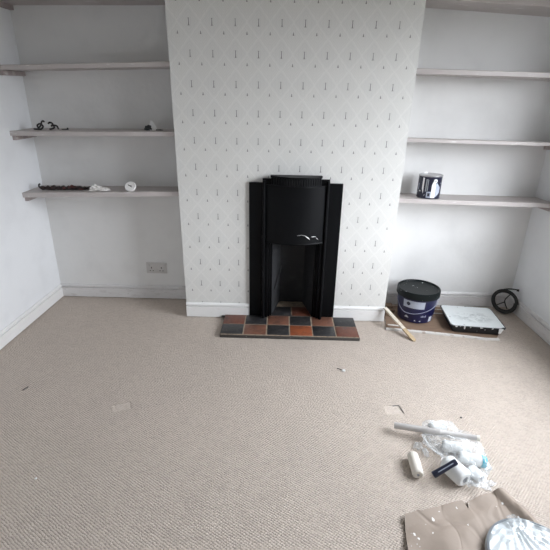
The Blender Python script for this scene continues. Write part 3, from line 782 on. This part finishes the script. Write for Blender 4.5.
# brown paper with a curled right edge
def kz(x, y):
    # curl rises towards the right-hand edge F-H
    ex, ey = Vector((.906, -1.392)), Vector((.972, -1.550)); e = (ey - ex).normalized(); n = Vector((-e.y, e.x))
    s = (Vector((x, y)) - ex).dot(n)       # negative inside
    t_ = min(max((s + .055)/.055, 0), 1); curl = math.sin(PI*t_*.86)**1.3 if t_ > 0 else 0
    f1 = abs(noise.noise((x*7 + 3, y*7, 0))); f2 = noise.noise((x*14, y*14, 5))
    cr1 = abs(math.sin(x*17 + y*11 + 1.5*noise.noise((x*4, y*4, 1)))); cr2 = abs(math.sin(x*9 - y*21 + 1.3*noise.noise((x*5, y*3, 7))))
    fl = min(max((math.hypot(x - .872, y + 1.672) - .15)/.06, 0), 1)
    return .0012 + (.010*abs(f1) + .006*cr1 + .006*cr2 + .002*(1 + f2))*(.15 + .85*fl) + .022*curl
bm = sheet([(.494,-1.505), (.520,-1.498), (.548,-1.486), (.563,-1.490), (.574,-1.484), (.640,-1.462), (.727,-1.437), (.732,-1.452), (.737,-1.474), (.745,-1.440), (.80,-1.416), (.87,-1.396), (.906,-1.392), (.930,-1.44), (.955,-1.505), (.98,-1.57), (1.03,-1.75), (1.02,-1.98), (.55,-1.98), (.468,-1.80), (.470,-1.64), (.474,-1.61)], .014, kz, .0012)
tag(obj('brown_paper', bm, 'kraft', loc=(.75,-1.65,0), smooth=25), 'creased brown paper flecked with white paint in the near right corner', 'paper')

# round lid wrapped in film
wc = Vector((.872,-1.672,.0)); rt = .150
wl = thing('wrapped_lid', 'round white lid wrapped in shiny clear plastic on the brown paper', 'lid', (wc.x, wc.y, .0115))
zb = .0115
bm = new(); lathe(bm, [(0,zb), (rt-.012,zb), (rt-.004,zb+.004), (rt,zb+.012), (rt,zb+.022), (rt-.005,zb+.024), (rt-.012,zb+.016)], wc, n=64); lathe(bm, [(rt-.012,zb+.016), (rt-.03,zb+.015), (0,zb+.014)], wc, n=64, mi=1); obj('rim', bm, ['lidgrey', 'lidwhite'], wl)
bm = new(); NR, NA = 16, 120; prev = None; kn = Vector((wc.x - .012, wc.y + rt - .004, zb + .030))
cen = bm.verts.new(wc + Vector((0, 0, zb + .021)))
for i in range(1, NR + 1):
    f = i/NR; ring = []
    for j in range(NA):
        a_ = 2*PI*j/NA; p = wc + Vector((math.cos(a_), math.sin(a_), 0))*rt*1.012*f
        dk_ = (Vector((p.x, p.y)) - Vector((kn.x, kn.y))); rad = dk_.length; th2 = math.atan2(dk_.y, dk_.x)
        pleat = .0070*math.exp(-rad/.14)*math.sin(th2*30 + 2*noise.noise((p.x*9, p.y*9, 0))) + .0022*noise.noise((p.x*16, p.y*16, 3))
        z = zb + .0225 + .003*(f**2) + pleat*min(1, rad/.02) + .005*math.exp(-(rad/.03)**2)
        if i == NR: z = zb + .002
        ring.append(bm.verts.new((p.x, p.y, z)))
    for j in range(NA):
        if prev is None: bm.faces.new((cen, ring[j], ring[(j+1) % NA]))
        else: bm.faces.new((prev[j], ring[j], ring[(j+1) % NA], prev[(j+1) % NA]))
    prev = ring
obj('plastic_film', bm, 'film2', wl, smooth=50)
bm = new()
for dx, dy, r in ((-.010,.0,.010), (.006,.004,.009), (.020,-.002,.006), (-.002,-.012,.007)): crumple(bm, (kn.x + dx, kn.y + dy, kn.z + .001), (r, r, r*.9), r*900, 2)
obj('knot', bm, 'film', wl, smooth=0)

# specks on the carpet
bm = new(); lump(bm, (.396,-.612,.005), (.010,.007,.005), 5, .5); tube(bm, curve([(.362,-.592,.004), (.374,-.600,.006), (.388,-.608,.004)], 4), .0022, 6, mi=1)
tag(obj('paint_flake', bm, ['white_paint', 'black'], loc=(.396,-.612,0)), 'lone white paint flake on the open carpet before the hearth', 'flake')
for x, y, mt, lb in ((.907,-.970,'black','tiny dark speck on the carpet behind the pole'), (-.898,-1.390,'white_paint','tiny white speck on the carpet at lower left')):
    bm = new(); lump(bm, (x, y, .003), (.0045, .004, .003), 2, .4); tag(obj('carpet_speck', bm, mt, loc=(x, y, 0)), lb, 'speck')
bm = new(); tube(bm, curve([(-1.259,-.858,.002), (-1.255,-.845,.0025), (-1.248,-.828,.002)], 5), [.0024]*11, 6)
tag(obj('dark_thread', bm, 'rag', loc=(-1.255,-.845,0)), 'short dark thread on the carpet near the left wall', 'thread')
bm = new(); tube(bm, curve([(.600,-.900,.003), (.628,-.897,.0035), (.634,-.915,.003), (.640,-.945,.003)], 5), [.0016]*16, 6)
tag(obj('dark_thread', bm, 'rag', loc=(.62,-.91,0)), 'bent dark thread on the carpet above the left end of the pole', 'thread')

# ------------------------------------------------------------------ light: the sky through the window
w = bpy.data.worlds.new('sky'); bpy.context.scene.world = w; w.use_nodes = True; nt = w.node_tree
bg = nt.nodes['Background']; tc = nt.nodes.new('ShaderNodeTexCoord'); sp = nt.nodes.new('ShaderNodeSeparateXYZ'); rp = nt.nodes.new('ShaderNodeValToRGB'); mr = nt.nodes.new('ShaderNodeMapRange')
nt.links.new(tc.outputs['Generated'], sp.inputs[0]); nt.links.new(sp.outputs[2], mr.inputs[0]); mr.inputs[1].default_value = -1; mr.inputs[2].default_value = 1
nt.links.new(mr.outputs[0], rp.inputs[0]); nt.links.new(rp.outputs[0], bg.inputs[0])
cr = rp.color_ramp; cr.elements[0].position = .47; cr.elements[0].color = (.05, .05, .045, 1); cr.elements[1].position = .54; cr.elements[1].color = (.93, .97, 1.04, 1)
bg.inputs[1].default_value = 10.0
pl = bpy.data.lights.new('window_portal', 'AREA'); pl.shape = 'RECTANGLE'; pl.size = WY1 - WY0; pl.size_y = WZ1 - WZ0; pl.cycles.is_portal = True
po = bpy.data.objects.new('window_portal', pl); C.objects.link(po); po.location = (WR + T + .01, (WY0 + WY1)/2, (WZ0 + WZ1)/2)
po.rotation_euler = Matrix(((0,0,1), (-1,0,0), (0,-1,0))).to_euler()
po.rotation_euler = (Vector((-1,0,0))).to_track_quat('-Z', 'Z').to_euler()

# ------------------------------------------------------------------ camera
yaw, pit, rol, f_px = .0117, .3789, .0205, 419.25
cyw, syw, cp, sp_, cr_, sr_ = math.cos(yaw), math.sin(yaw), math.cos(pit), math.sin(pit), math.cos(rol), math.sin(rol)
X0 = Vector((cyw, syw, 0)); F = Vector((-syw*cp, cyw*cp, -sp_)); U0 = Vector((-syw*sp_, cyw*sp_, cp))
Rt = X0*cr_ + U0*sr_; Up = U0*cr_ - X0*sr_
cam = bpy.data.cameras.new('camera'); co = bpy.data.objects.new('camera', cam); C.objects.link(co)
mw = Matrix((Rt, Up, -F)).transposed().to_4x4(); mw.translation = (.02657, -2.59035, 1.35419); co.matrix_world = mw
cam.sensor_width = 36; cam.lens = f_px/550*36; cam.clip_start = .02
sc = bpy.context.scene; sc.camera = co
sc.view_settings.view_transform = 'Standard'; sc.view_settings.look = 'None'; sc.view_settings.gamma = 1; sc.view_settings.exposure = 0.88
sc.view_settings.use_curve_mapping = False
sc.cycles.max_bounces = 12; sc.cycles.diffuse_bounces = 8; sc.cycles.transparent_max_bounces = 16
